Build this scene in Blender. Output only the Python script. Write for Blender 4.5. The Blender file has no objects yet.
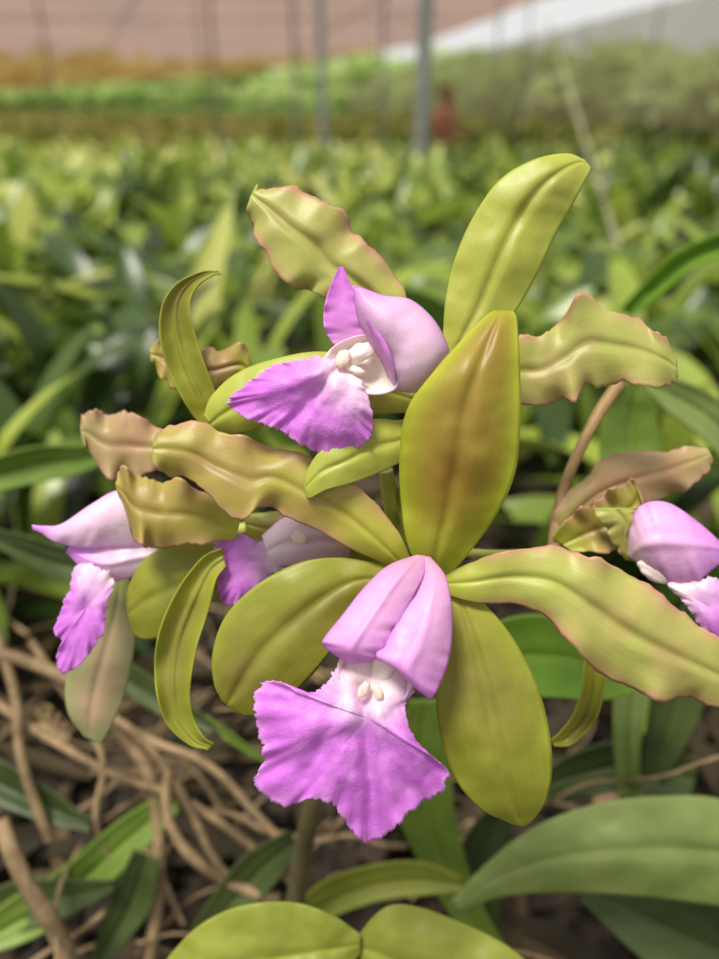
import bpy, math, random
import numpy as np
from mathutils import Vector, Matrix, noise, Euler

random.seed(7); rng = np.random.default_rng(7)
sc = bpy.context.scene
try:
    sc.view_settings.view_transform = 'Standard'
except Exception: pass

# ------------------------------------------------------------------ camera
F = 719.0; D = 0.20; K = D / F
PITCH = math.radians(27.5); CZ = 1.35
cam_d = bpy.data.cameras.new('camera'); cam = bpy.data.objects.new('camera', cam_d)
sc.collection.objects.link(cam); sc.camera = cam
cam_d.sensor_fit = 'HORIZONTAL'; cam_d.sensor_width = 26; cam_d.lens = 26
cam_d.clip_start = 0.01; cam_d.clip_end = 500
cam.location = (0, 0, CZ); cam.rotation_euler = (math.pi/2 - PITCH, 0, 0)
cam_d.dof.use_dof = True; cam_d.dof.focus_distance = 0.192; cam_d.dof.aperture_fstop = 5.4
CM = Matrix.Translation((0, 0, CZ)) @ Euler((math.pi/2 - PITCH, 0, 0)).to_matrix().to_4x4()

def pt(x, y, z):
    """plan coordinates of the flower study (units K) -> metres"""
    d = D - z*K
    return CM @ Vector(((x-359.5)/F*d, (479.5-y)/F*d, -d))

# ------------------------------------------------------------------ helpers
def lin(r, g, b):
    f = lambda c: (c/255/12.92) if c/255 <= .04045 else ((c/255+.055)/1.055)**2.4
    return (f(r), f(g), f(b), 1)

def empty(name):
    e = bpy.data.objects.new(name, None); e.empty_display_size = .02
    sc.collection.objects.link(e); return e

def mkobj(name, verts, faces, mat, parent=None, uvs=None, smooth=True, solid=0, ang=None):
    me = bpy.data.meshes.new(name)
    me.from_pydata([tuple(v) for v in verts], [], faces)
    if uvs is not None:
        uvl = me.uv_layers.new(name='UVMap')
        idx = np.empty(len(me.loops), dtype=np.int32); me.loops.foreach_get('vertex_index', idx)
        uvl.data.foreach_set('uv', np.array(uvs, dtype=np.float32)[idx].ravel())
    if ang is not None:
        at = me.attributes.new('vein', 'FLOAT', 'POINT'); at.data.foreach_set('value', np.array(ang, dtype=np.float32))
    if smooth: me.polygons.foreach_set('use_smooth', [True]*len(me.polygons))
    me.materials.append(mat)
    ob = bpy.data.objects.new(name, me); sc.collection.objects.link(ob)
    if parent: ob.parent = parent
    if solid:
        m = ob.modifiers.new('thick', 'SOLIDIFY'); m.thickness = solid; m.offset = 0
    return ob

def cr(P, u):
    n = len(P)-1; i = min(int(u*n), n-1); t = u*n-i
    p1, p2 = P[i], P[i+1]
    p0 = P[i-1] if i > 0 else 2*p1-p2
    p3 = P[i+2] if i+2 <= n else 2*p2-p1
    return .5*((2*p1)+(-p0+p2)*t+(2*p0-5*p1+4*p2-p3)*t*t+(-p0+3*p1-3*p2+p3)*t**3)

def loft(name, st, mat, parent=None, camber=12, groove=3, ripple=0, rfreq=5, jag=0, seed=0,
         thick=1.4, ns=72, nt=28, wob=1.5, curl=0):
    """st: (Lx,Ly,Rx,Ry,z[,tilt]) stations base->tip; leaf/petal surface between both margins"""
    S = np.array([[s[0], s[1], s[4]-(s[5] if len(s) > 5 else 0)/2, s[2], s[3], s[4]+(s[5] if len(s) > 5 else 0)/2] for s in st], float)
    verts = []; uvs = []; faces = []
    wmax = max(math.hypot(s[3]-s[0], s[4]-s[1]) for s in S)
    for i in range(ns+1):
        s = i/ns; q = cr(S, s); L = q[:3]; R = q[3:]
        w = math.hypot(R[0]-L[0], R[1]-L[1])/wmax
        for j in range(nt+1):
            t = j/nt; e = 2*t-1
            p = L*(1-t)+R*t
            side = 1 if e > 0 else -1
            p[2] += camber*(1-e*e)*w - groove*w*math.exp(-(e/.14)**2) + curl*abs(e)**4*w
            if ripple or jag:
                env = min(1, s*2.2)
                ph = 1.3*noise.noise(Vector((s*3, seed*2.1+side, .9)))
                rp = math.sin(rfreq*s*6.283+seed*1.7+side*1.1+ph*2)+.6*math.sin(rfreq*1.9*s*6.283+seed+side*2+ph*3)
                p[2] += ripple*abs(e)**1.9*rp*env*w
                jg = noise.noise(Vector((s*rfreq*4, seed*3.3+side*5, .3)))+.5*noise.noise(Vector((s*rfreq*11, seed*3.3+side*5, 7)))
                dv = R-L; dv = dv/(np.linalg.norm(dv)+1e-6)
                p[:2] += dv[:2]*side*abs(e)**3*jag*(jg+.35*rp)*env
            p[2] += wob*3*noise.noise(Vector((p[0]/40, p[1]/40, seed+3)))+wob*.6*noise.noise(Vector((p[0]/14, p[1]/14, seed+8)))
            verts.append(pt(*p)); uvs.append((t, s))
    for i in range(ns):
        for j in range(nt):
            a = i*(nt+1)+j; faces.append((a, a+1, a+nt+2, a+nt+1))
    return mkobj(name, verts, faces, mat, parent, uvs, solid=thick*K)

def fan(name, c, outline, mat, parent=None, wc=None, bulge=0, ripple=4, rfreq=14, frill=2, creases=(), seed=0, pw=1.5, N=320, M=34, thick=1.2):
    O = np.array(list(outline)+[outline[0]], float); c = np.array(c, float)
    n = len(outline); pts = []
    for k in range(N):
        u = k/N*n; i = int(u); t = u-i
        p0, p1, p2, p3 = O[(i-1) % n], O[i % n], O[(i+1) % n], O[(i+2) % n]
        pts.append(.5*((2*p1)+(-p0+p2)*t+(2*p0-5*p1+4*p2-p3)*t*t+(-p0+3*p1-3*p2+p3)*t**3))
    wc = wc or (c[0], c[1])
    verts = []; uvs = []; faces = []; ang = []
    def add(p, r):
        for (x1, y1, x2, y2, dep, wd) in creases:
            v = np.array((x2-x1, y2-y1)); q = np.array((p[0]-x1, p[1]-y1)); tt = max(0, min(1, q@v/(v@v)))
            dd = np.linalg.norm(q-tt*v); p[2] += dep*math.exp(-(dd/wd)**2)*min(1, 4*(1-tt)+.15)
        p[2] += 4*noise.noise(Vector((p[0]/22, p[1]/22, seed)))+.7*noise.noise(Vector((p[0]/8, p[1]/8, seed)))
        verts.append(pt(*p)); uvs.append((math.hypot(p[0]-wc[0], p[1]-wc[1])/100, r))
        a = math.atan2(p[1]-wc[1], p[0]-wc[0]+.001) if p[1] > wc[1]-40 else 0
        ang.append(.5+.5*math.sin(a*34+2.5*noise.noise(Vector((p[0]/18, p[1]/18, 5)))))
    add(c.copy(), 0)
    for m in range(1, M+1):
        r = m/M
        for k in range(N):
            o = pts[k]; p = c+(o-c)*r; p[2] = c[2]+(o[2]-c[2])*r**pw+bulge*math.sin(math.pi*r)
            th = k/N*6.283
            e = max(0, (r-.5)/.5)**2
            p[2] += e*ripple*(math.sin(rfreq*th+seed)+.6*math.sin(rfreq*2.3*th+seed*2))
            f = e*e*frill*(noise.noise(Vector((th*rfreq*.8, seed, 0)))*1.4+1.3*noise.noise(Vector((th*rfreq*2.6, seed, 4))))
            d = (o-c)[:2]; d = d/np.linalg.norm(d); p[:2] += d*f
            add(p, r)
    for k in range(N): faces.append((0, 1+k, 1+(k+1) % N))
    for m in range(M-1):
        for k in range(N):
            a = 1+m*N+k; b = 1+m*N+(k+1) % N; faces.append((a, a+N, b+N, b))
    return mkobj(name, verts, faces, mat, parent, uvs, solid=thick*K, ang=ang)

def tube(name, pts, mat, parent=None, world=False, res=4):
    cu = bpy.data.curves.new(name, 'CURVE'); cu.dimensions = '3D'; cu.bevel_depth = 1; cu.bevel_resolution = 3
    cu.use_fill_caps = True
    sp = cu.splines.new('NURBS'); sp.points.add(len(pts)-1); sp.use_endpoint_u = True; sp.order_u = 3; sp.resolution_u = res
    for p, q in zip(sp.points, pts):
        co = q[:3] if world else pt(*q[:3])
        p.co = (*co, 1); p.radius = q[3]*(1 if world else K)
    cu.materials.append(mat); ob = bpy.data.objects.new(name, cu); sc.collection.objects.link(ob)
    if parent: ob.parent = parent
    return ob

def blob(name, x, y, z, rx, ry, rz, mat, parent, rot=0, seed=0):
    vs = []; fs = []; n1, n2 = 14, 20
    for i in range(n1+1):
        a = math.pi*i/n1
        for j in range(n2):
            b = 6.2832*j/n2
            v = Vector((math.sin(a)*math.cos(b), math.cos(a), math.sin(a)*math.sin(b)))
            v *= 1+.25*noise.noise(v*1.7+Vector((seed, 0, 0)))
            X = v.x*rx; Y = v.y*ry
            c, s = math.cos(rot), math.sin(rot)
            vs.append(pt(x+X*c-Y*s, y+X*s+Y*c, z+v.z*rz))
    for i in range(n1):
        for j in range(n2):
            fs.append((i*n2+j, i*n2+(j+1) % n2, (i+1)*n2+(j+1) % n2, (i+1)*n2+j))
    return mkobj(name, vs, fs, mat, parent, [(0, 0)]*len(vs))

# ------------------------------------------------------------------ materials
class NT:
    def __init__(s, name):
        s.m = bpy.data.materials.new(name); s.m.use_nodes = True; s.t = s.m.node_tree; s.t.nodes.clear()
    def n(s, typ, **kw):
        nd = s.t.nodes.new(typ)
        for k, v in kw.items(): setattr(nd, k, v)
        return nd
    def l(s, a, b): s.t.links.new(a, b)
    def setin(s, sock, v):
        if isinstance(v, bpy.types.NodeSocket): s.l(v, sock)
        else: sock.default_value = v
    def math(s, op, a, b=0, c=0, clamp=False):
        nd = s.n('ShaderNodeMath', operation=op, use_clamp=clamp)
        s.setin(nd.inputs[0], a); s.setin(nd.inputs[1], b); s.setin(nd.inputs[2], c); return nd.outputs[0]
    def mix(s, f, a, b, blend='MIX'):
        nd = s.n('ShaderNodeMix', data_type='RGBA', blend_type=blend)
        s.setin(nd.inputs[0], f); s.setin(nd.inputs[6], a); s.setin(nd.inputs[7], b); return nd.outputs[2]
    def noise(s, scale, detail=3, rough=.5, coord='Object'):
        tc = s.n('ShaderNodeTexCoord'); nd = s.n('ShaderNodeTexNoise')
        s.l(tc.outputs[coord], nd.inputs['Vector']); nd.inputs['Scale'].default_value = scale
        nd.inputs['Detail'].default_value = detail; nd.inputs['Roughness'].default_value = rough
        return nd.outputs['Fac']
    def ramp(s, f, a, b):
        nd = s.n('ShaderNodeMapRange', interpolation_type='SMOOTHSTEP'); s.setin(nd.inputs[0], f)
        nd.inputs[1].default_value = a; nd.inputs[2].default_value = b; return nd.outputs[0]
    def uv(s):
        u = s.n('ShaderNodeUVMap', uv_map='UVMap'); x = s.n('ShaderNodeSeparateXYZ'); s.l(u.outputs[0], x.inputs[0])
        return x.outputs[0], x.outputs[1]
    def bump(s, h, strength, dist):
        b = s.n('ShaderNodeBump'); b.inputs['Strength'].default_value = strength; b.inputs['Distance'].default_value = dist
        s.l(h, b.inputs['Height']); return b.outputs[0]
    def out(s, col, rough=.45, trans=.25, bump=None, spec=.5, tcol=None):
        p = s.n('ShaderNodeBsdfPrincipled'); s.setin(p.inputs['Base Color'], col); s.setin(p.inputs['Roughness'], rough)
        p.inputs['Specular IOR Level'].default_value = spec
        o = s.n('ShaderNodeOutputMaterial')
        if bump is not None: s.l(bump, p.inputs['Normal'])
        if trans:
            t = s.n('ShaderNodeBsdfTranslucent'); s.setin(t.inputs['Color'], tcol if tcol is not None else col)
            m = s.n('ShaderNodeMixShader'); m.inputs[0].default_value = trans
            s.l(p.outputs[0], m.inputs[1]); s.l(t.outputs[0], m.inputs[2]); s.l(m.outputs[0], o.inputs[0])
        else: s.l(p.outputs[0], o.inputs[0])
        return s.m

def petal_mat(name, base, basis, flush, famt, edge, eamt, rough=.42, trans=.32, nsc=32, epow=6, n0=.28, n1=.72):
    N = NT(name); t, s_ = N.uv()
    e = N.math('ABSOLUTE', N.math('MULTIPLY_ADD', t, 2, -1))
    cm = N.math('SUBTRACT', 1, N.math('POWER', e, 2.2))
    nz = N.noise(nsc, 3, .5); nf = N.noise(300, 4, .6); nm = N.noise(nsc*2.6, 2, .5)
    col = N.mix(N.ramp(s_, 0, .4), basis, base)
    col = N.mix(N.math('MULTIPLY', N.ramp(nf, .35, .8), .2), col, (base[0]*.6, base[1]*.65, base[2]*.5, 1))
    f = N.math('MULTIPLY', N.math('MULTIPLY', N.ramp(nz, n0, n1), cm), famt, clamp=True)
    f = N.math('MULTIPLY', f, N.ramp(s_, .05, .35), clamp=True)
    f = N.math('MULTIPLY', f, N.math('SUBTRACT', 1, N.math('MULTIPLY', N.ramp(s_, .72, 1.0), .8)))
    col = N.mix(f, col, flush)
    ee = N.math('MULTIPLY', N.math('POWER', e, epow), N.math('MULTIPLY', N.ramp(nm, .2, .6), eamt), clamp=True)
    ee = N.math('MULTIPLY', ee, N.ramp(s_, .02, .2))
    col = N.mix(ee, col, edge)
    vein = N.math('SINE', N.math('MULTIPLY', N.math('ADD', t, N.math('MULTIPLY', nz, .08)), 95))
    col = N.mix(N.math('MULTIPLY_ADD', vein, .025, .025), col, (base[0]*.3, base[1]*.35, base[2]*.3, 1))
    h = N.math('ADD', N.math('MULTIPLY', vein, .03), N.math('MULTIPLY', nf, .6))
    return N.out(col, rough, trans, N.bump(h, .3, .0004), spec=.45)

G_yel = petal_mat('sepal_yellow_green', lin(182, 188, 76), lin(200, 200, 92), lin(160, 156, 68), .6, lin(196, 202, 98), .4)
G_flush = petal_mat('sepal_bronze_flush', lin(174, 180, 46), lin(178, 182, 56), lin(148, 92, 50), .8, lin(192, 200, 58), .8, nsc=24, n0=-.05, n1=.6)
G_olive = petal_mat('sepal_olive', lin(148, 152, 50), lin(168, 166, 56), lin(126, 106, 54), .9, lin(172, 176, 64), .5)
G_wavy = petal_mat('petal_olive_bronze', lin(178, 174, 72), lin(184, 184, 62), lin(160, 120, 74), 1.0, lin(204, 150, 124), 1, nsc=45, epow=4)
G_wavyR = petal_mat('petal_green_rose', lin(182, 190, 94), lin(180, 186, 68), lin(176, 152, 98), .8, lin(202, 136, 124), 1, nsc=45, epow=5)
G_rose = petal_mat('petal_rosy_brown', lin(182, 172, 108), lin(166, 156, 76), lin(180, 134, 104), 1.0, lin(204, 148, 134), 1, epow=4)
G_pale = petal_mat('sepal_pale', lin(150, 156, 104), lin(140, 150, 84), lin(186, 146, 124), 1, lin(180, 170, 130), .5)

def lip_mat(name, w0, w1, purple, light, white):
    N = NT(name); d, r = N.uv()
    nz = N.noise(120, 3, .6); nf = N.noise(700, 3, .6)
    at = N.n('ShaderNodeAttribute', attribute_name='vein').outputs['Fac']
    dd = N.math('ADD', d, N.math('MULTIPLY_ADD', nz, .3, -.15))
    f = N.ramp(dd, w0, w1)
    col = N.mix(f, white, purple)
    col = N.mix(N.math('MULTIPLY', N.ramp(nz, .4, .7), N.math('MULTIPLY', f, .5)), col, light)
    tc = N.n('ShaderNodeTexCoord'); v = N.n('ShaderNodeTexVoronoi'); N.l(tc.outputs['Object'], v.inputs['Vector']); v.inputs['Scale'].default_value = 1500
    spk = N.math('SUBTRACT', 1, N.ramp(v.outputs['Distance'], .05, .5))
    ms = N.math('SUBTRACT', 1, N.ramp(d, .6, 1.3))
    col = N.mix(N.math('MULTIPLY', N.math('MULTIPLY', spk, ms), .25), col, lin(250, 222, 250))
    col = N.mix(N.math('MULTIPLY', N.math('MULTIPLY', N.math('POWER', at, 3), f), .22), col, lin(192, 84, 206))
    col = N.mix(N.math('MULTIPLY', N.math('MULTIPLY', N.ramp(r, .65, .95), .25), f), col, lin(204, 96, 214))
    col = N.mix(N.math('MULTIPLY', N.math('POWER', r, 30), .55), col, lin(244, 196, 242))
    h = N.math('ADD', N.math('MULTIPLY', spk, .7), nf)
    return N.out(col, .46, .34, N.bump(h, .4, .0003), spec=.4)
LIP = lip_mat('lip_magenta', .14, .75, lin(216, 124, 226), lin(232, 160, 234), lin(252, 236, 238))
LIPS = lip_mat('lip_throat', .25, .9, lin(230, 165, 222), lin(240, 195, 232), lin(250, 238, 230))

def lobe_mat(name, c0, c1, c2, rim=lin(214, 120, 224)):
    N = NT(name); t, s_ = N.uv()
    nz = N.noise(90, 3, .6); nf = N.noise(600, 3, .6)
    x = N.math('ADD', s_, N.math('MULTIPLY_ADD', nz, .3, -.15))
    col = N.mix(N.ramp(x, 0, .5), c0, c1); col = N.mix(N.ramp(x, .5, 1), col, c2)
    vein = N.math('SINE', N.math('MULTIPLY', N.math('ADD', t, N.math('MULTIPLY', nz, .06)), 80))
    col = N.mix(N.math('MULTIPLY_ADD', vein, .04, .04), col, lin(206, 110, 216))
    e = N.math('ABSOLUTE', N.math('MULTIPLY_ADD', t, 2, -1))
    col = N.mix(N.math('MULTIPLY', N.math('POWER', e, 6), .5), col, rim)
    return N.out(col, .42, .34, N.bump(N.math('ADD', N.math('MULTIPLY', nz, 2), nf), .25, .0005), spec=.4)
LOBE_A = lobe_mat('lip_sidelobe', lin(218, 168, 198), lin(236, 180, 230), lin(226, 146, 228))
LOBE_B = lobe_mat('lip_tube', lin(228, 152, 228), lin(244, 210, 236), lin(252, 242, 232))
LOBE_F = lobe_mat('lip_far_lobe', lin(212, 118, 220), lin(226, 148, 228), lin(240, 200, 232))
N = NT('column_white'); nz = N.noise(300); WHITE = N.out(N.mix(nz, lin(252, 244, 230), lin(246, 222, 222)), .5, .25, None)
N = NT('anther_cream'); nz = N.noise(400); PINKW = N.out(N.mix(nz, lin(250, 234, 214), lin(238, 204, 204)), .5, .25, None)

def plain(name, c1, c2, scale, rough=.6, trans=0, bump=.3, bd=.002, spec=.4):
    N = NT(name); nz = N.noise(scale, 4, .6)
    return N.out(N.mix(N.ramp(nz, .3, .7), c1, c2), rough, trans, N.bump(nz, bump, bd), spec=spec)
STEM = plain('stem_green', lin(160, 168, 66), lin(184, 188, 92), 120, .45, .1)
STEMB = plain('pedicel_brown', lin(146, 114, 76), lin(166, 138, 88), 120, .5, .1)
STEMD = plain('old_stem', lin(84, 78, 50), lin(110, 102, 66), 60, .6, .05)

def leaf_mat(name, c1, c2, scale=18, trans=.3, rough=.45):
    N = NT(name); nz = N.noise(scale, 4, .6); t, s_ = N.uv()
    e = N.math('ABSOLUTE', N.math('MULTIPLY_ADD', t, 2, -1))
    col = N.mix(N.ramp(nz, .3, .7), c1, c2)
    col = N.mix(N.math('MULTIPLY', N.math('SUBTRACT', 1, N.ramp(e, 0, .08)), .3), col, (c2[0]*1.6, c2[1]*1.5, c2[2]*1.4, 1))
    return N.out(col, rough, trans, N.bump(nz, .2, .001), spec=.4)
LF = leaf_mat('leaf_green', lin(100, 128, 46), lin(132, 156, 66))
LFY = leaf_mat('leaf_yellow_green', lin(128, 138, 48), lin(156, 162, 66))
LFG = leaf_mat('leaf_grey_green', lin(120, 140, 72), lin(146, 162, 92))
LFB = leaf_mat('leaf_bright', lin(108, 150, 40), lin(134, 172, 56))
LFD = leaf_mat('leaf_dark', lin(60, 74, 38), lin(86, 100, 52))
LFW = leaf_mat('leaf_withered', lin(150, 128, 92), lin(176, 152, 116), 60)

# ================================================================== flower A (main, lower)
A = empty('cattleya_orchid_flower')
loft('dorsal_sepal', [(424,578,444,580,-4), (408,545,466,556,8), (401,500,494,518,20), (400,450,514,476,34), (408,408,520,425,46),
     (432,374,520,375,54), (462,340,518,335,52), (484,318,515,314,44), (494,311,504,311,36)], G_flush, A, camber=28, groove=6, seed=1, wob=1.6, curl=6)
loft('left_petal', [(412,562,392,566,0), (396,528,358,552,8), (366,494,318,530,14), (330,470,282,515,18), (290,450,258,506,18,8),
     (258,438,238,522,20,14), (226,436,212,500,18,12), (192,424,190,482,18,4), (166,424,164,474,20), (153,440,152,458,22)],
     G_wavy, A, camber=10, groove=4, ripple=10, rfreq=2.7, jag=6, seed=2)
loft('right_petal', [(442,576,440,592,0), (472,562,474,602,10), (512,550,508,604,18), (556,547,548,616,22), (600,560,576,648,26),
     (640,578,606,680,28), (676,606,650,694,28), (706,632,690,700,24), (734,654,722,706,20), (748,684,744,700,16)],
     G_wavyR, A, camber=14, groove=6, ripple=9, rfreq=3.4, jag=6, seed=3)
loft('left_lateral_sepal', [(412,574,410,590,-6), (384,566,388,592,-4), (346,558,362,604,0), (302,562,344,634,4), (258,584,318,668,6),
     (226,616,292,696,6), (213,652,270,712,4), (214,682,248,715,0), (222,700,232,709,-2)], G_olive, A, camber=14, groove=5, seed=4, curl=3)
loft('right_lateral_sepal', [(440,590,462,590,-4), (444,616,482,602,-2), (438,654,510,634,2), (436,696,534,678,6), (441,738,548,724,8),
     (456,780,552,768,6), (480,808,546,800,2), (504,820,534,818,-2), (516,825,524,826,-4)], G_olive, A, camber=18, groove=6, seed=5, curl=3)
loft('lip_left_sidelobe', [(417,555,425,556,28), (388,566,424,574,44), (364,588,414,594,58), (342,616,401,618,68), (326,636,388,640,74), (324,646,378,656,74), (348,663,370,662,70)],
     LOBE_A, A, camber=12, groove=-3, seed=6, wob=1.5, thick=1.3, ripple=1.5)
loft('lip_right_sidelobe', [(420,556,430,557,28), (423,574,445,576,42), (413,594,451,604,54), (400,618,452,634,62,-14), (387,640,449,658,68,-18), (376,656,441,682,72,-14), (392,666,433,697,72), (416,688,430,699,68)],
     LOBE_A, A, camber=16, groove=-2, seed=7, wob=1.5, thick=1.3, ripple=1.5)
fan('lip_midlobe', (368,718,66), [(347,652,44), (372,646,40), (398,656,42), (414,684,48), (405,710,58), (414,738,68), (434,758,68), (448,772,60), (440,792,54), (414,808,56),
     (396,826,50), (372,842,42), (352,832,48), (336,808,60), (312,798,62), (284,806,56), (256,786,50), (262,762,58), (262,742,60), (255,716,60), (258,688,54), (278,681,60),
     (302,694,66), (324,686,62), (338,666,52)], LIP, A, wc=(374,672), bulge=5, ripple=2.8, rfreq=13, frill=4,
     creases=((362,690,376,836,-10,9), (356,715,280,742,8,16), (382,720,430,772,8,16), (340,700,300,790,-4,9), (388,720,408,806,-4,9)), seed=1)
fan('lip_throat', (376,660,34), [(342,656,58), (362,640,50), (392,636,50), (418,660,56), (410,690,58), (396,706,62), (372,712,62), (350,700,62), (338,676,60)], LIPS, A, bulge=-10, ripple=0, frill=0, seed=2, N=80, M=12)
blob('column', 386, 664, 54, 12, 22, 8, WHITE, A, rot=.5)
blob('callus_ridge_1', 364, 690, 69, 5, 9, 3, PINKW, A, rot=.5, seed=2)
blob('callus_ridge_2', 378, 693, 69, 5, 8, 3, PINKW, A, rot=-.4, seed=3)
tube('pedicel', [(430,580,-4,13), (426,560,-20,11), (412,530,-50,9), (404,510,-80,8)], STEM, A)

# ================================================================== flower B (upper)
B = empty('cattleya_orchid_flower.001')
loft('dorsal_sepal', [(440,372,462,376,-20), (443,336,476,352,-14), (446,298,512,316,-10), (456,256,536,276,-6), (474,216,556,234,0), (500,180,572,206,6),
     (534,160,582,186,10), (566,154,589,172,10), (584,160,590,167,8)], G_yel, B, camber=14, groove=5, seed=11, curl=3)
loft('left_petal', [(432,352,412,366,-20), (412,316,384,330,-16), (402,284,350,312,-12), (378,256,318,296,-10), (358,236,298,290,-8), (344,212,282,276,-6), (318,204,264,252,-4),
     (290,190,252,230,-4), (264,186,248,210,-6), (254,190,250,198,-6)], G_wavyR, B, camber=11, groove=6, ripple=8, rfreq=3, jag=6, seed=12)
loft('right_petal', [(452,378,456,400,-24), (486,352,490,402,-20), (518,338,522,405,-16), (538,334,546,406,-12), (560,318,570,398,-10), (582,299,592,388,-6), (606,308,620,382,-6),
     (638,320,648,382,-8), (662,338,668,383,-10), (676,358,678,378,-12)], G_wavyR, B, camber=8, groove=4, ripple=10, rfreq=3.4, jag=9, seed=13)
loft('left_lateral_sepal', [(420,392,424,412,-20), (370,362,372,414,-12), (320,352,320,414,-8), (272,360,276,420,-6), (236,374,254,430,-6), (212,396,232,434,-8), (204,416,216,432,-12)],
     G_yel, B, camber=12, groove=4, seed=14)
loft('right_lateral_sepal', [(428,408,432,430,-14), (402,420,406,458,8), (370,420,376,474,20), (344,438,348,484,28), (320,452,326,490,32), (308,470,310,498,30), (304,486,306,494,28)],
     G_yel, B, camber=9, groove=3, seed=15, curl=2)
loft('lip_far_sidelobe', [(339,267,343,267,28), (332,282,350,284,32), (325,304,358,304,34), (324,326,366,326,34), (332,342,374,346,30), (345,356,380,362,24)], LOBE_F, B, camber=-8, groove=0, seed=16, wob=1.2, thick=1.3, ripple=1.5)
loft('lip_near_sidelobe', [(352,286,356,287,52), (354,292,366,290,56), (358,318,384,296,54), (369,340,410,300,48), (382,362,432,318,42), (390,380,446,342,34), (400,391,450,362,26), (430,391,448,378,16), (440,386,442,384,10)],
     LOBE_B, B, camber=24, groove=0, seed=17, wob=1.6, thick=1.5, curl=-4)
loft('lip_folded_margin', [(354,287,359,287,58), (356,300,370,306,60,8), (362,320,380,330,58,10), (372,340,390,352,54,10), (382,360,395,374,46,8), (390,378,396,386,38)], LOBE_F, B, camber=6, groove=0, seed=18, thick=1.3)
fan('lip_throat', (362,366,24), [(328,352,34), (345,340,34), (368,336,36), (388,356,44), (398,384,42), (382,394,40), (358,392,40), (338,380,40), (324,366,38)], LIPS, B, bulge=-6, ripple=0, frill=0, seed=2, N=80, M=12)
fan('lip_midlobe', (322,384,46), [(345,366,40), (326,358,42), (300,360,44), (274,366,40), (252,380,34), (232,396,26), (230,406,24), (246,418,32), (264,424,36), (280,430,40), (300,444,38),
     (322,453,32), (346,452,32), (366,442,34), (373,428,38), (370,404,44), (362,384,42)], LIP, B, wc=(362,360), bulge=5, ripple=2.2, rfreq=11, frill=2.8,
     creases=((332,374,282,432,-9,7), (330,382,352,446,7,12), (320,374,246,400,6,10)), seed=5)
blob('column', 360, 353, 40, 18, 9, 8, WHITE, B, rot=-.5, seed=1)
blob('anther_cap', 343, 359, 48, 7, 10, 4, PINKW, B, rot=.5, seed=4)
blob('callus_ridge', 355, 370, 44, 11, 4, 3, WHITE, B, rot=.3, seed=6)
tube('pedicel', [(440,374,-16,12), (428,410,-26,10), (410,460,-46,8), (402,510,-84,8)], STEM, B)

# ================================================================== flower C (left)
C = empty('cattleya_orchid_flower.002')
loft('arched_sepal', [(206,432,222,424,-50), (188,408,216,394,-40), (170,374,204,362,-32), (160,338,194,330,-28), (162,306,190,304,-26), (176,284,198,286,-24), (200,272,212,276,-26), (218,271,221,274,-30)],
     G_olive, C, camber=-10, groove=-3, seed=21)
loft('upper_petal', [(252,366,252,386,-70), (244,346,236,384,-66), (214,350,205,392,-64), (190,346,180,388,-64), (164,340,160,376,-66), (150,346,151,362,-68)], G_wavy, C, camber=8, ripple=9, rfreq=3, jag=5, seed=22)
loft('rear_petal', [(192,450,190,474,-110), (160,428,160,470,-112), (130,414,134,478,-114), (104,410,108,478,-116), (86,412,90,454,-118), (80,424,82,438,-118)], G_rose, C, camber=8, ripple=10, rfreq=3, jag=5, seed=23)
loft('side_petal', [(240,520,236,540,-50), (218,500,214,540,-42), (188,486,186,544,-36), (158,478,158,548,-34), (134,472,136,542,-36), (120,474,126,510,-38), (115,480,118,494,-40)], G_wavy, C, camber=10, ripple=11, rfreq=2.6, jag=9, seed=24)
loft('lower_sepal', [(240,552,236,590,-70), (206,540,206,606,-72), (172,544,176,630,-76), (144,560,150,640,-80), (130,584,136,636,-84), (126,604,130,624,-86)], G_olive, C, camber=10, seed=25)
loft('hooked_sepal', [(222,548,226,566,-46), (202,558,216,580,-40), (176,592,208,612,-34), (158,636,196,650,-30), (155,682,190,690,-28), (166,722,193,716,-28), (188,744,203,736,-30), (208,750,214,744,-32)],
     G_olive, C, camber=-12, groove=-3, seed=26, ripple=3, rfreq=2)
loft('drooping_sepal', [(112,572,128,576,-150), (98,600,136,612,-152), (80,640,134,650,-154), (66,680,126,690,-156), (68,712,112,724,-156), (84,736,100,744,-156)], G_pale, C, camber=8, seed=27)
TL = lobe_mat('lip_tube_left', lin(248, 240, 230), lin(242, 212, 234), lin(220, 140, 228))
loft('lip_tube_upper', [(176,540,172,552,-92), (160,514,156,548,-84), (138,492,124,546,-74), (116,491,92,548,-68), (92,504,70,546,-64), (62,524,52,540,-62), (44,526,42,533,-64), (32,525,33,529,-66)],
     TL, C, camber=12, groove=0, seed=28, ripple=2)
loft('lip_tube_lower', [(176,540,172,558,-98), (156,538,156,570,-92), (134,540,128,578,-86), (112,545,104,582,-80), (92,548,86,572,-76), (70,546,66,552,-76)],
     TL, C, camber=10, groove=-3, seed=29)
fan('lip_midlobe', (88,606,-62), [(76,566,-66), (96,566,-66), (114,580,-68), (106,606,-62), (104,630,-60), (90,652,-60), (76,668,-62), (60,672,-64), (57,655,-62), (62,640,-60), (54,632,-62), (62,608,-62), (70,588,-64)],
    LIP, C, wc=(112,548), bulge=4, ripple=2, rfreq=9, frill=2.5, seed=9, N=160, M=20)
tube('pedicel', [(170,545,-96,9), (230,530,-110,8), (320,520,-110,8), (400,525,-100,8)], STEM, C)

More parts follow.
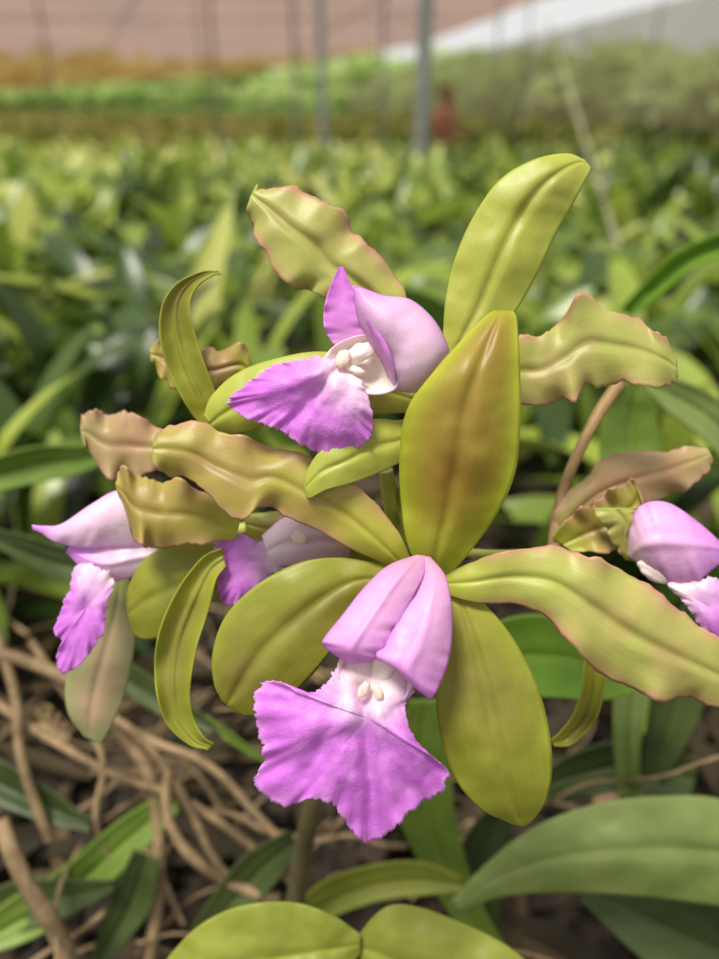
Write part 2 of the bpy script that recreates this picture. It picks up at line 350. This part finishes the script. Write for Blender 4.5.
# ================================================================== flower D (behind centre)
Dd = empty('cattleya_orchid_flower.003')
fan('lip_midlobe', (248,562,-58), [(216,538,-58), (232,532,-58), (262,542,-58), (284,548,-60), (296,566,-62), (276,572,-60), (258,592,-58), (236,606,-60), (220,598,-60), (218,574,-58)],
    LIP, Dd, wc=(304,550), bulge=4, ripple=2.5, rfreq=9, frill=2.5, seed=12, N=160, M=20)
loft('lip_tube', [(262,536,272,566,-58), (284,518,290,566,-54), (308,514,314,566,-56), (332,520,334,562,-64), (350,532,350,556,-76)], lobe_mat('lip_tube_mid', lin(248, 230, 232), lin(240, 212, 224), lin(224, 190, 180)), Dd, camber=14, groove=6, seed=31)
loft('upper_sepal', [(392,540,396,560,-86), (352,500,350,560,-76), (310,505,306,560,-80), (270,512,268,546,-84), (244,514,246,534,-88)], G_olive, Dd, camber=8, seed=32)
loft('lower_sepal', [(392,548,396,570,-90), (350,560,352,590,-94), (310,560,314,600,-96), (290,572,294,590,-98)], G_yel, Dd, camber=8, seed=33)
blob('anther_cap', 300, 538, -44, 9, 6, 3, PINKW, Dd, rot=.3)
tube('pedicel', [(350,545,-80,8), (380,530,-90,8), (402,520,-96,8)], STEM, Dd)

# ================================================================== flower E (right)
E = empty('cattleya_orchid_flower.004')
loft('upper_petal', [(556,540,566,548,-96), (556,512,592,520,-94), (574,484,620,505,-92), (606,462,652,500,-92), (644,450,682,492,-94), (682,448,704,474,-96), (708,450,713,458,-98)], G_rose, E, camber=12, ripple=7, rfreq=2.5, jag=5, seed=41)
loft('side_petal', [(552,538,572,552,-80), (570,516,600,552,-74), (590,504,618,550,-70), (606,496,634,540,-68), (626,482,646,520,-70), (634,480,640,492,-72)], G_wavy, E, camber=-8, ripple=8, rfreq=3, jag=5, seed=42)
loft('front_petal', [(640,562,626,560,-72), (630,536,616,548,-64), (645,516,604,528,-60), (636,508,592,508,-60)], G_wavyR, E, camber=8, ripple=4, rfreq=3, jag=3, seed=43, ns=30)
TR_ = lobe_mat('lip_tube_right', lin(250, 230, 236), lin(240, 190, 234), lin(226, 150, 230))
loft('lip_near_sidelobe', [(628,556,634,560,-66), (630,526,648,570,-56), (642,505,668,580,-50), (668,503,694,582,-48), (700,524,714,568,-50), (724,546,728,556,-54)],
     TR_, E, camber=20, groove=-4, seed=44, ripple=2)
fan('lip_midlobe', (708,606,-44), [(668,584,-48), (690,580,-46), (712,578,-46), (734,580,-48), (752,600,-50), (748,630,-50), (728,648,-50), (712,640,-48), (698,622,-46), (682,600,-48)], LIP, E, wc=(672,572), bulge=4, ripple=2, rfreq=9, frill=2.5, seed=15, N=160, M=20)
blob('column', 656, 572, -54, 20, 9, 8, WHITE, E, rot=.5)
loft('hooked_sepal', [(590,644,606,648,-96), (584,664,606,676,-92), (582,690,602,700,-90), (572,716,594,722,-90), (560,732,572,744,-92), (551,740,554,746,-94)], G_olive, E, camber=-10, seed=45)
tube('pedicel', [(554,550,-90,8), (556,520,-100,7), (566,480,-110,6.5), (584,440,-120,6.5), (606,400,-130,8), (620,384,-134,8)], STEMB, E)
tube('pedicel_lower', [(545,552,-92,5), (500,556,-94,5), (440,550,-96,6), (404,530,-98,8)], STEM, E)

# ================================================================== main stem and its plant
S = empty('orchid_flower_stem')
tube('peduncle', [(402,505,-84,9), (400,540,-100,11), (380,600,-140,11), (340,700,-210,12), (312,800,-300,14), (298,880,-400,15), (290,940,-480,17)], STEMD, S)
tube('bud_sheath', [(386,470,-60,8), (390,505,-80,10), (400,540,-100,11)], STEM, S)

P = empty('orchid_plant_foliage')
def lf(name, st, mat, **kw):
    kw.setdefault('camber', -14); kw.setdefault('groove', 6); kw.setdefault('thick', 4)
    return loft(name, st, mat, P, **kw)
lf('leaf_1', [(450,902,458,912,-380), (488,862,502,896,-370), (536,826,566,892,-360), (596,804,640,896,-350), (662,796,704,904,-350), (724,800,760,912,-350), (790,830,806,900,-350), (830,860,834,876,-350)], LFG, camber=20, seed=51, wob=3)
lf('leaf_2', [(590,880,580,900,-440), (640,880,620,940,-440), (700,890,680,990,-440), (780,910,740,1020,-440)], LFD, seed=52)
lf('leaf_3', [(160,968,166,990,-170), (196,928,210,1010,-160), (240,906,252,1020,-156), (290,902,296,1010,-156), (330,914,332,985,-160), (360,934,360,952,-170)], LFY, camber=14, seed=53, wob=3)
lf('leaf_4', [(358,936,360,956,-180), (384,908,378,1000,-170), (414,906,410,1030,-170), (460,922,448,1040,-170), (510,948,490,1040,-170), (570,1000,556,1030,-170)], LFY, camber=14, seed=54, wob=3)
lf('leaf_5', [(462,878,462,892,-440), (420,862,420,896,-450), (370,866,376,902,-460), (320,884,326,920,-470), (280,924,290,944,-480)], LFY, seed=55)
lf('leaf_6', [(500,980,530,985,-580), (440,900,480,900,-520), (400,820,456,820,-480), (394,760,450,750,-440), (410,700,440,700,-410)], LF, seed=56)
lf('leaf_7', [(470,640,470,680,-300), (510,618,510,694,-290), (556,616,560,698,-290), (596,630,604,700,-300), (640,650,642,690,-310), (670,672,672,684,-320)], LFB, seed=57)
lf('leaf_8', [(170,790,180,810,-560), (120,820,140,854,-550), (60,870,84,906,-530), (10,900,30,940,-510), (-40,940,-30,960,-500)], LF, seed=58)
lf('leaf_9', [(120,440,120,456,-700), (80,446,84,472,-650), (40,446,40,482,-600), (0,456,-4,492,-560), (-60,480,-64,500,-520)], LF, seed=59)
lf('leaf_10', [(620,310,632,316,-800), (650,276,664,292,-750), (680,250,694,268,-700), (724,232,734,252,-650), (770,226,772,236,-600)], LFB, seed=60)
lf('leaf_12', [(640,780,664,784,-600), (650,700,700,716,-560), (660,640,720,660,-520), (690,600,740,610,-500), (730,580,744,590,-480)], LFD, seed=62)
lf('leaf_13', [(620,800,640,800,-520), (614,740,640,746,-500), (616,690,646,700,-480), (630,650,646,660,-470)], LFG, seed=63)
lf('leaf_14', [(610,520,650,520,-520), (600,460,660,470,-500), (606,410,656,420,-480), (630,380,646,384,-470)], LF, seed=64)
lf('leaf_15', [(760,440,740,480,-620), (720,400,704,440,-600), (680,380,668,412,-580), (640,372,640,384,-560)], LFG, seed=65)
lf('leaf_16', [(120,620,160,640,-520), (86,560,120,590,-500), (40,540,60,580,-480), (0,530,4,552,-460), (-30,520,-30,530,-450)], LFD, seed=66)
lf('leaf_17', [(300,800,320,820,-500), (244,744,290,780,-490), (206,716,226,740,-480)], LF, seed=67)
lf('leaf_18', [(90,960,110,960,-540), (110,900,150,910,-520), (134,850,160,860,-500)], LFD, seed=68)
lf('leaf_20', [(-30,900,-20,940,-530), (20,880,30,930,-520), (70,880,80,910,-510), (110,880,114,890,-500)], LFD, seed=70)
lf('leaf_21', [(700,760,690,800,-600), (640,740,630,790,-590), (580,750,576,800,-580), (530,780,530,800,-570)], LFD, seed=72)
lf('leaf_22', [(470,940,500,950,-580), (450,880,500,890,-570), (470,830,510,836,-560), (500,800,520,806,-550)], LFD, seed=73)
lf('leaf_23', [(60,620,80,650,-560), (110,650,120,690,-540), (170,690,170,720,-530), (210,720,214,734,-520)], LFD, seed=74)
lf('leaf_24', [(-40,740,-40,780,-560), (0,760,0,806,-550), (50,790,50,824,-540), (90,820,90,832,-530)], LFD, seed=75)
lf('leaf_25', [(190,930,210,950,-520), (240,860,270,890,-510), (290,830,300,850,-500)], LFD, seed=76)
lf('withered_leaf', [(30,712,30,730,-560), (46,704,42,740,-540), (60,716,56,744,-540), (72,732,68,740,-550)], LFW, seed=71, ripple=8, wob=4)

# ================================================================== roots, bark, benches
ROOT = plain('root_tan', lin(96, 78, 54), lin(156, 132, 98), 50, .8)
Rt = empty('aerial_root_tangle')
cu = bpy.data.curves.new('root_strands', 'CURVE'); cu.dimensions = '3D'; cu.bevel_depth = 1; cu.bevel_resolution = 2
def addroot(pts):
    sp = cu.splines.new('NURBS'); sp.points.add(len(pts)-1); sp.use_endpoint_u = True; sp.order_u = 3; sp.resolution_u = 5
    for p, q in zip(sp.points, pts): p.co = (q[0], q[1], q[2], 1); p.radius = q[3]
def proot(l, r, z):
    addroot([(*pt(x, y, z+random.uniform(-30, 30)), r*random.uniform(.8, 1.1)) for x, y in l])
proot([(-10,650),(40,665),(90,690),(120,730),(150,770),(160,830),(158,900),(150,960)], .0036, -540)
proot([(30,640),(70,700),(110,760),(90,820),(120,880),(170,900)], .0020, -560)
proot([(-10,700),(50,740),(120,780),(200,800),(290,880)], .0024, -540)
proot([(170,770),(160,810),(190,860),(240,890),(280,900)], .0026, -520)
proot([(0,820),(20,880),(60,930),(70,970)], .0042, -420)
proot([(-10,620),(20,690),(16,760),(50,840)], .0026, -540)
proot([(90,700),(140,740),(210,760),(260,820),(300,860)], .0020, -540)
proot([(130,730),(170,760),(230,900),(255,880)], .0022, -530)
for i in range(70):
    x = random.uniform(-.30, .12 if i % 3 == 0 else -.02); y = random.uniform(.14, .50); z = random.uniform(.955, 1.03)
    a = random.uniform(0, 6.28); dz = random.uniform(-.5, .5); L = random.uniform(.06, .18); r = random.uniform(.0006, .0016); pts = []
    for k in range(9):
        pts.append((x, y, max(.955, z), r)); a += random.uniform(-.6, .6); dz += random.uniform(-.4, .4)
        x += math.cos(a)*L/8; y += math.sin(a)*L/8; z += dz*L/9
    addroot(pts)
cu.materials.append(ROOT); ro = bpy.data.objects.new('root_strands', cu); sc.collection.objects.link(ro); ro.parent = Rt

def boxes(name, bl, mat, parent=None):
    vs = []; fs = []
    for (x0, x1, y0, y1, z0, z1) in bl:
        b = len(vs); vs += [(x0,y0,z0),(x1,y0,z0),(x1,y1,z0),(x0,y1,z0),(x0,y0,z1),(x1,y0,z1),(x1,y1,z1),(x0,y1,z1)]
        fs += [tuple(b+i for i in f) for f in ((3,2,1,0),(4,5,6,7),(0,1,5,4),(1,2,6,5),(2,3,7,6),(3,0,4,7))]
    return mkobj(name, vs, fs, mat, parent, smooth=False)

WOOD = plain('weathered_wood', lin(48, 40, 30), lin(76, 64, 48), 14, .85)
BARK = plain('bark_substrate', lin(24, 20, 14), lin(60, 48, 34), 60, .9)
def wallx(y):
    return np.interp(y, [-3, 16.5, 42, 80], [9, 6.5, 3.5, -1.0])
def benchz(y): return np.where(np.asarray(y) < 4.1, .915, np.where(np.asarray(y) < 49.2, .70, 0.0))
ROWS = [(-.5, 3.85), (4.35, 6.75), (7.25, 9.0), (9.4, 10.3), (10.7, 11.7), (12.3, 13.75)]
y = 14.25
while y < 48: ROWS.append((y, y+1.5)); y += 2.0
for (y0, y1) in ROWS:
    x1 = float(wallx(y1))-.5; x0 = -(.62*y1+1.6); h = float(benchz(y0))
    b = []; yy = y0
    while yy < y1-.05: b.append((x0, x1, yy, min(yy+.085, y1), h-.025, h)); yy += .1
    xx = x0
    while xx < x1-.1:
        b += [(xx, xx+.06, y0, y1, h-.075, h-.025), (xx, xx+.06, y0, y0+.06, 0, h-.075), (xx, xx+.06, y1-.06, y1, 0, h-.075)]; xx += 1.7
    boxes('nursery_bench', b, WOOD)
ROWS.append((50.5, 116))
vs = []; fs = []
for i in range(1900):
    c = Vector((random.uniform(-.44, .50), random.uniform(.02, .68), random.uniform(.932, .942))); s = random.uniform(.006, .018)
    M = Euler((random.uniform(-.5, .5), random.uniform(-.5, .5), random.random()*6)).to_matrix(); b = len(vs)
    for dx in (-1, 1):
        for dy in (-.6, .6):
            for dz in (-.3, .3): vs.append(c+M @ Vector((dx*s*random.uniform(.7, 1), dy*s*random.uniform(.7, 1), dz*s)))
    fs += [tuple(b+k for k in f) for f in ((0,1,3,2),(4,6,7,5),(0,4,5,1),(2,3,7,6),(0,2,6,4),(1,5,7,3))]
mkobj('bark_chips', vs, fs, BARK, smooth=False)

# ================================================================== plant beds
NL = 9
def leaf_batch(base, az, el, L, W, droop, twist):
    n = len(L); s = np.linspace(0, 1, NL)[None, :]
    ang = el[:, None]-droop[:, None]*s**1.3
    ds = (L/(NL-1))[:, None]
    h = np.concatenate([np.zeros((n, 1)), np.cumsum(np.cos(ang[:, :-1])*ds, 1)], 1)
    v = np.concatenate([np.zeros((n, 1)), np.cumsum(np.sin(ang[:, :-1])*ds, 1)], 1)
    ca, sa = np.cos(az)[:, None], np.sin(az)[:, None]
    c = np.stack([base[:, 0:1]+h*ca, base[:, 1:2]+h*sa, base[:, 2:3]+v], -1)
    prof = (np.sin(np.pi*np.clip(s*.92+.06, 0, 1))**.6)*np.where(s > .985, .15, 1); w = W[:, None]*prof/2
    side = np.stack([-sa*np.cos(twist)[:, None]+0*s, ca*np.cos(twist)[:, None]+0*s, np.sin(twist)[:, None]+0*s], -1)
    up = np.stack([-np.sin(ang)*ca, -np.sin(ang)*sa, np.cos(ang)], -1)
    l_ = c+side*w[..., None]+up*(w*.35)[..., None]; r_ = c-side*w[..., None]+up*(w*.35)[..., None]
    return np.stack([l_, c, r_], 2)
def mass(name, V, col, mat, nl=NL):
    n = V.shape[0]; verts = V.reshape(-1, 3)
    q = []
    for i in range(nl-1):
        for j in range(2):
            a = i*3+j; q.append((a, a+1, a+4, a+3))
    q = np.array(q); faces = (q[None]+(np.arange(n)*nl*3)[:, None, None]).reshape(-1, 4)
    me = bpy.data.meshes.new(name); me.vertices.add(len(verts)); me.vertices.foreach_set('co', verts.astype(np.float32).ravel())
    me.loops.add(faces.size); me.loops.foreach_set('vertex_index', faces.astype(np.int32).ravel())
    me.polygons.add(len(faces)); me.polygons.foreach_set('loop_start', np.arange(0, faces.size, 4, dtype=np.int32))
    me.polygons.foreach_set('use_smooth', np.ones(len(faces), dtype=bool))
    me.update(calc_edges=True)
    at = me.attributes.new('tint', 'FLOAT', 'POINT'); at.data.foreach_set('value', np.repeat(col, nl*3).astype(np.float32))
    me.materials.append(mat); ob = bpy.data.objects.new(name, me); sc.collection.objects.link(ob); return ob

def tint_mat(name, stops, rough=.4, tr=.35, spec=.45):
    N = NT(name); at = N.n('ShaderNodeAttribute', attribute_name='tint'); tt = at.outputs['Fac']
    cr1 = N.n('ShaderNodeValToRGB'); N.l(tt, cr1.inputs[0]); el = cr1.color_ramp.elements
    el[0].position = 0; el[0].color = stops[0][1]; el[1].position = 1; el[1].color = stops[-1][1]
    for p_, c_ in stops[1:-1]:
        e_ = cr1.color_ramp.elements.new(p_); e_.color = c_
    nz = N.noise(9, 3)
    return N.out(N.mix(N.math('MULTIPLY', nz, .3), cr1.outputs[0], stops[1][1]), rough, tr, None, spec=spec)
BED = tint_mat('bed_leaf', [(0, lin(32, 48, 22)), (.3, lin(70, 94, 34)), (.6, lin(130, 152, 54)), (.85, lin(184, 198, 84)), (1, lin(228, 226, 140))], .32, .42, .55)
FIELD = tint_mat('field_leaf', [(0, lin(90, 130, 60)), (.35, lin(120, 164, 80)), (.7, lin(150, 190, 100)), (1, lin(180, 214, 130))], .5, .4, .3)
TREEM = tint_mat('tree_leaf', [(0, lin(130, 156, 80)), (.35, lin(160, 184, 104)), (.7, lin(186, 204, 130)), (1, lin(214, 224, 164))], .6, .4, .2)  # pale greens put the distant haze into the crown colour
DRY = tint_mat('dry_leaf', [(0, lin(36, 32, 20)), (.35, lin(64, 54, 36)), (.7, lin(108, 90, 60)), (1, lin(160, 138, 100))], .75, .15, .25)

PERSON = (.97, 9.2)
Vs = []; Cs = []
def zone(y0, y1, sp, nleaf, sc_, Lr, tm=.45, lr=(.20, .31), ts=.2, skipc=0, marg=.8):
    ys = np.arange(y0, y1, sp); px = []
    for y in ys:
        xm = .62*y+.9; xs = np.arange(-xm, min(xm, wallx(y)-marg), sp)
        xs = xs+rng.uniform(-sp*.45, sp*.45, len(xs)); yy = y+rng.uniform(-sp*.45, sp*.45, len(xs))
        px.append(np.stack([xs, yy], 1))
    p = np.concatenate(px)
    ok = np.zeros(len(p), bool)
    for (a, b) in ROWS: ok |= (p[:, 1] > a+.05) & (p[:, 1] < b-.05)
    p = p[ok]
    keep = ~((p[:, 0] > -.34) & (p[:, 0] < .05) & (p[:, 1] < .56)) & ~((np.abs(p[:, 0]) < .3) & (p[:, 1] < .50))
    keep &= np.hypot(p[:, 0]-PERSON[0], p[:, 1]-PERSON[1]) > .75
    keep &= rng.random(len(p)) > skipc
    p = p[keep]; n = len(p)*nleaf; b = np.repeat(p, nleaf, 0)+rng.normal(0, .03*sc_, (n, 2))
    hb = rng.uniform(0.0, .12, n)*sc_**.5
    zb = benchz(b[:, 1])+.01
    base = np.concatenate([b, (zb+hb)[:, None]], 1)
    L = rng.uniform(*Lr, n)
    el_ = rng.uniform(.35, 1.35, n)
    top = hb+L*np.sin(el_); lim = rng.uniform(*lr, n)
    L = np.where(top > lim, L*lim/top, L)
    W = rng.uniform(.030, .052, n)*sc_
    pn = np.array([noise.noise(Vector((q[0]*.9, q[1]*.5, 3.1))) for q in p])
    side = np.clip(-p[:, 0]/(p[:, 1]+1), -.5, .5)*.4
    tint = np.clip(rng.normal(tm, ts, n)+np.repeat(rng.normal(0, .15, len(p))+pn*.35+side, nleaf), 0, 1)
    V = leaf_batch(base, rng.uniform(0, 6.283, n), el_, L, W, rng.uniform(.2, 1.5, n), rng.normal(0, .3, n))
    V[..., 2] = np.maximum(V[..., 2], (zb-.003)[:, None, None])
    Vs.append(V); Cs.append(tint)
zone(.54, .9, .16, 8, 1.05, (.16, .32), tm=.28, lr=(.16, .27))  # mean tint rises zone by zone: far haze painted into the leaf colour
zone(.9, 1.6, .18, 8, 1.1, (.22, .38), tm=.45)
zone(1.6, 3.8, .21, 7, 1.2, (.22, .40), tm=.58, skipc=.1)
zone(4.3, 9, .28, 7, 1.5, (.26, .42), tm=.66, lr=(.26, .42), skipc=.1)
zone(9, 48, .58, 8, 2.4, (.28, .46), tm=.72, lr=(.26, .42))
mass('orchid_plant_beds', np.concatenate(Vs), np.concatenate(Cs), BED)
Vs = []; Cs = []
zone(51, 115, 1.5, 8, 7, (.9, 1.3), tm=.6, lr=(.9, 1.15), marg=2.2)
mass('field_shrubs', np.concatenate(Vs), np.concatenate(Cs), FIELD)
n = 230
bp = np.stack([rng.uniform(-.34, .30, n), rng.uniform(.05, .46, n), rng.uniform(.95, .965, n)], 1)
mass('dry_leaf_litter', leaf_batch(bp, rng.uniform(0, 6.28, n), rng.uniform(0, .35, n), rng.uniform(.03, .08, n), rng.uniform(.008, .02, n), rng.uniform(0, .4, n), rng.normal(0, .5, n)), np.clip(rng.normal(.35, .25, n), 0, 1), DRY)

# ================================================================== ground
N = NT('soil'); nz = N.noise(1.5, 6, .7); SO = N.out(N.mix(nz, lin(48, 54, 30), lin(86, 100, 52)), .95, 0, N.bump(nz, .5, .05))
mkobj('ground', [(-200,-20,0), (150,-20,0), (150,220,0), (-200,220,0)], [(0,1,2,3)], SO, smooth=False)

# ================================================================== shade house
def net(name, c1, c2, transp, sc_, tl=.6):
    N = NT(name); tc = N.n('ShaderNodeTexCoord')
    nz = N.noise(.35, 5, .6)
    wv = N.n('ShaderNodeTexWave', wave_type='BANDS', bands_direction='DIAGONAL'); N.l(tc.outputs['Object'], wv.inputs['Vector'])
    wv.inputs['Scale'].default_value = sc_; wv.inputs['Distortion'].default_value = 1.0
    col = N.mix(N.ramp(nz, .3, .7), c1, c2); col = N.mix(N.math('MULTIPLY', wv.outputs['Fac'], .5), col, c1)
    d = N.n('ShaderNodeBsdfDiffuse'); t = N.n('ShaderNodeBsdfTranslucent'); N.l(col, d.inputs[0]); N.l(col, t.inputs[0])
    m = N.n('ShaderNodeMixShader'); m.inputs[0].default_value = tl; N.l(d.outputs[0], m.inputs[1]); N.l(t.outputs[0], m.inputs[2])
    tr = N.n('ShaderNodeBsdfTransparent'); m2 = N.n('ShaderNodeMixShader'); m2.inputs[0].default_value = transp
    N.l(m.outputs[0], m2.inputs[1]); N.l(tr.outputs[0], m2.inputs[2]); o = N.n('ShaderNodeOutputMaterial'); N.l(m2.outputs[0], o.inputs[0])
    return N.m
ROOF = net('shade_net_brown', lin(112, 72, 38), lin(150, 102, 62), .27, .6, .7)
SIDE = net('shade_net_grey', lin(136, 130, 98), lin(166, 158, 124), .34, .5, .5)
ZR = 3.55
mkobj('ceiling_shade_net', [(-60,8,ZR), (7.4,8,ZR), (7,12,ZR), (4.2,20.2,ZR), (2.5,34.5,ZR), (-10.6,67,ZR), (-51,117,ZR), (-90,117,ZR), (-90,8,ZR)], [tuple(range(9))], ROOF, smooth=False)
wp = [(9,-3), (6.5,16.5), (3.5,42), (-1,80)]
vs = []; fs = []
for i, (x, y) in enumerate(wp): vs += [(x, y, 0), (x, y, 3.25)]
for i in range(3): fs.append((2*i, 2*i+2, 2*i+3, 2*i+1))
mkobj('wall_right', vs, fs, SIDE, smooth=False)

METAL = plain('galvanised_steel', lin(116, 118, 116), lin(140, 142, 138), 20, .5)
def pole(x, y, r, lean=0, z1=ZR):
    e = empty('support_pole')
    tube('post', [(x, y, 0, r), (x+lean*.5, y, z1/2, r), (x+lean, y, z1, r)], METAL, e, world=True)
    boxes('base_plate', [(x-r*2, x+r*2, y-r*2, y+r*2, 0, .02)], METAL, e)
pole(.34, 4.1, .038, -.05); pole(-.30, 7.0, .036, -.05); pole(-.72, 9.2, .025); pole(.30, 10.5, .022); pole(-2.1, 12.0, .025)
pole(2.3, 14, .02); pole(-6, 16.0, .025); pole(3.6, 18, .02); pole(-3.8, 20, .025)
for k in range(6):
    x = float(wallx(14+k*4)); tube('wall_post', [(x, 14+k*4, 0, .03), (x, 14+k*4, 3.3, .03)], METAL, world=True)
W = empty('roof_wire_frame')
for i, (a, b) in enumerate([((-40, 14), (6.5, 14)), ((-40, 24), (4, 24)), ((-6, 8), (-70, 80)), ((2.6, 8), (-8, 66)), ((-1, 8), (-30, 90))]):
    tube('wire_%d' % (i+1), [(*a, ZR-.04, .02), (*b, ZR-.04, .02)], METAL, W, world=True)
ROPE = plain('rope_fibre', lin(120, 118, 90), lin(146, 142, 110), 40, .8)
g = empty('guy_rope')
a = CM @ Vector(((548-359.5)/F*6.0, (479.5-20)/F*6.0, -6.0)); b = CM @ Vector(((634-359.5)/F*1.1, (479.5-300)/F*1.1, -1.1))
tube('rope', [(*a, .009), (*((a+b)/2), .007), (*b, .005)], ROPE, g, world=True)

# ================================================================== trees beyond
Vt = []; Ct = []
TR = empty('tree_line')
trunks = []
def tree(x, y, h, r, n=520):
    d = rng.normal(size=(n, 3)); d /= np.linalg.norm(d, axis=1)[:, None]
    rad = rng.uniform(.5, 1, n)**.5
    p = d*rad[:, None]*np.array([r, r, h*.4])+np.array([x, y, h*.58])
    L = rng.uniform(.6, 1.2, n); Vt.append(leaf_batch(p, rng.uniform(0, 6.28, n), rng.uniform(-.8, 1, n), L, L*.65, rng.uniform(0, 1.2, n), rng.normal(0, .5, n)))
    Ct.append(np.clip(rng.normal(rng.uniform(.3, .9), .15, n), 0, 1)); trunks.append((x, y, h*.6))
for i in range(50): tree(-96+i*2.5+rng.uniform(-1, 1), 123+rng.uniform(-3, 6), rng.uniform(5, 8), rng.uniform(2.4, 3.6))
for i in range(60): tree(-100+i*2.1+rng.uniform(-.5, .5), 119+rng.uniform(-1, 1), rng.uniform(2.6, 3.6), rng.uniform(1.6, 2.2), 320)
for i in range(34): tree(-100+i*3.9+rng.uniform(-1, 1), 140+rng.uniform(-4, 6), rng.uniform(8, 11), rng.uniform(3.4, 4.6))
for i in range(18): tree(13.5-i*.62+rng.uniform(-.5, .5), 18+i*3.4+rng.uniform(-2, 2), rng.uniform(2.4, 3.6), rng.uniform(1.6, 2.2))
to = mass('tree_crowns', np.concatenate(Vt), np.concatenate(Ct), TREEM); to.parent = TR
for (x, y, h) in trunks: tube('trunk', [(x, y, 0, .16), (x+.1, y, h*.6, .12), (x, y, h, .05)], WOOD, TR, world=True)

# ================================================================== person working among the benches
SKIN = plain('skin_brown', lin(120, 74, 52), lin(140, 90, 64), 20, .6); SHIRT = plain('shirt_brick', lin(160, 106, 80), lin(180, 122, 94), 12, .8)
HAIR = plain('hair_black', lin(22, 18, 16), lin(40, 32, 28), 60, .6); JEAN = plain('trousers_navy', lin(36, 42, 62), lin(50, 58, 80), 20, .8)
pe = empty('nursery_worker')
def skin(name, joints, edges, mat):
    me = bpy.data.meshes.new(name); me.from_pydata([j[:3] for j in joints], edges, [])
    me.materials.append(mat); ob = bpy.data.objects.new(name, me); sc.collection.objects.link(ob); ob.parent = pe
    m = ob.modifiers.new('skin', 'SKIN'); m.use_smooth_shade = True
    for i, j in enumerate(joints): me.skin_vertices[0].data[i].radius = (j[3], j[4] if len(j) > 4 else j[3])
    me.skin_vertices[0].data[0].use_root = True
    s = ob.modifiers.new('sub', 'SUBSURF'); s.levels = 1; s.render_levels = 2
    ob.location = (PERSON[0], PERSON[1], 0.05); ob.rotation_euler = (0, 0, .9); return ob
skin('trousers', [(0,0,.84,.13,.10), (.09,0,.78,.085), (.10,-.01,.45,.06), (.10,.02,.07,.045), (-.09,0,.78,.085), (-.10,-.01,.45,.06), (-.10,.02,.07,.045)], [(0,1),(1,2),(2,3),(0,4),(4,5),(5,6)], JEAN)
skin('shirt', [(0,0,.86,.135,.10), (0,0,1.02,.125,.09), (0,-.01,1.2,.15,.10), (0,0,1.29,.07), (.16,0,1.24,.055), (.20,0,1.06,.045), (-.16,0,1.24,.055), (-.20,0,1.06,.045)], [(0,1),(1,2),(2,3),(2,4),(4,5),(2,6),(6,7)], SHIRT)
skin('head', [(0,-.005,1.27,.045), (0,-.01,1.33,.045), (0,-.02,1.38,.065,.07), (0,-.015,1.44,.072,.085), (0,-.01,1.49,.05)], [(0,1),(1,2),(2,3),(3,4)], SKIN)
skin('hair', [(0,.025,1.42,.075), (0,.015,1.47,.085), (0,.01,1.51,.055)], [(0,1),(1,2)], HAIR)
skin('nose', [(0,-.085,1.43,.008), (0,-.105,1.405,.012)], [(0,1)], SKIN)
for sx in (-1, 1):
    skin('forearm', [(sx*.20,0,1.07,.036), (sx*.20,-.10,.98,.032), (sx*.17,-.24,1.0,.022), (sx*.165,-.29,1.0,.026,.016)], [(0,1),(1,2),(2,3)], SKIN)
    for f in range(4):
        fx = sx*.165+(f-1.5)*.015
        skin('finger', [(fx,-.30,1.0,.008), (fx,-.335,.995,.008), (fx,-.355,.975,.006)], [(0,1),(1,2)], SKIN)
    skin('thumb', [(sx*.14,-.27,1.0,.009), (sx*.125,-.30,.99,.008)], [(0,1)], SKIN)
    skin('shoe', [(sx*.10,.06,.0,.045), (sx*.10,-.06,.0,.045), (sx*.10,-.14,-.01,.035)], [(0,1),(1,2)], HAIR)

# ================================================================== light
w = bpy.data.worlds.new('sky'); sc.world = w; w.use_nodes = True; nt = w.node_tree; nt.nodes.clear()
tc = nt.nodes.new('ShaderNodeTexCoord'); sp_ = nt.nodes.new('ShaderNodeSeparateXYZ'); r = nt.nodes.new('ShaderNodeValToRGB')
bg = nt.nodes.new('ShaderNodeBackground'); o = nt.nodes.new('ShaderNodeOutputWorld')
nt.links.new(tc.outputs['Generated'], sp_.inputs[0]); nt.links.new(sp_.outputs[2], r.inputs[0]); nt.links.new(r.outputs[0], bg.inputs[0]); nt.links.new(bg.outputs[0], o.inputs[0])
r.color_ramp.elements[0].color = (.97, .97, .96, 1); r.color_ramp.elements[1].color = (.92, .92, .92, 1)
bg.inputs[1].default_value = 0.86
sd = bpy.data.lights.new('sun', 'SUN'); sd.energy = 5.0; sd.angle = math.radians(18); sd.color = (1, .95, .86)
so = bpy.data.objects.new('sun', sd); sc.collection.objects.link(so); so.location = (-2, -1, 8)
so.rotation_euler = Vector((.28, .20, -1)).to_track_quat('-Z', 'Y').to_euler()
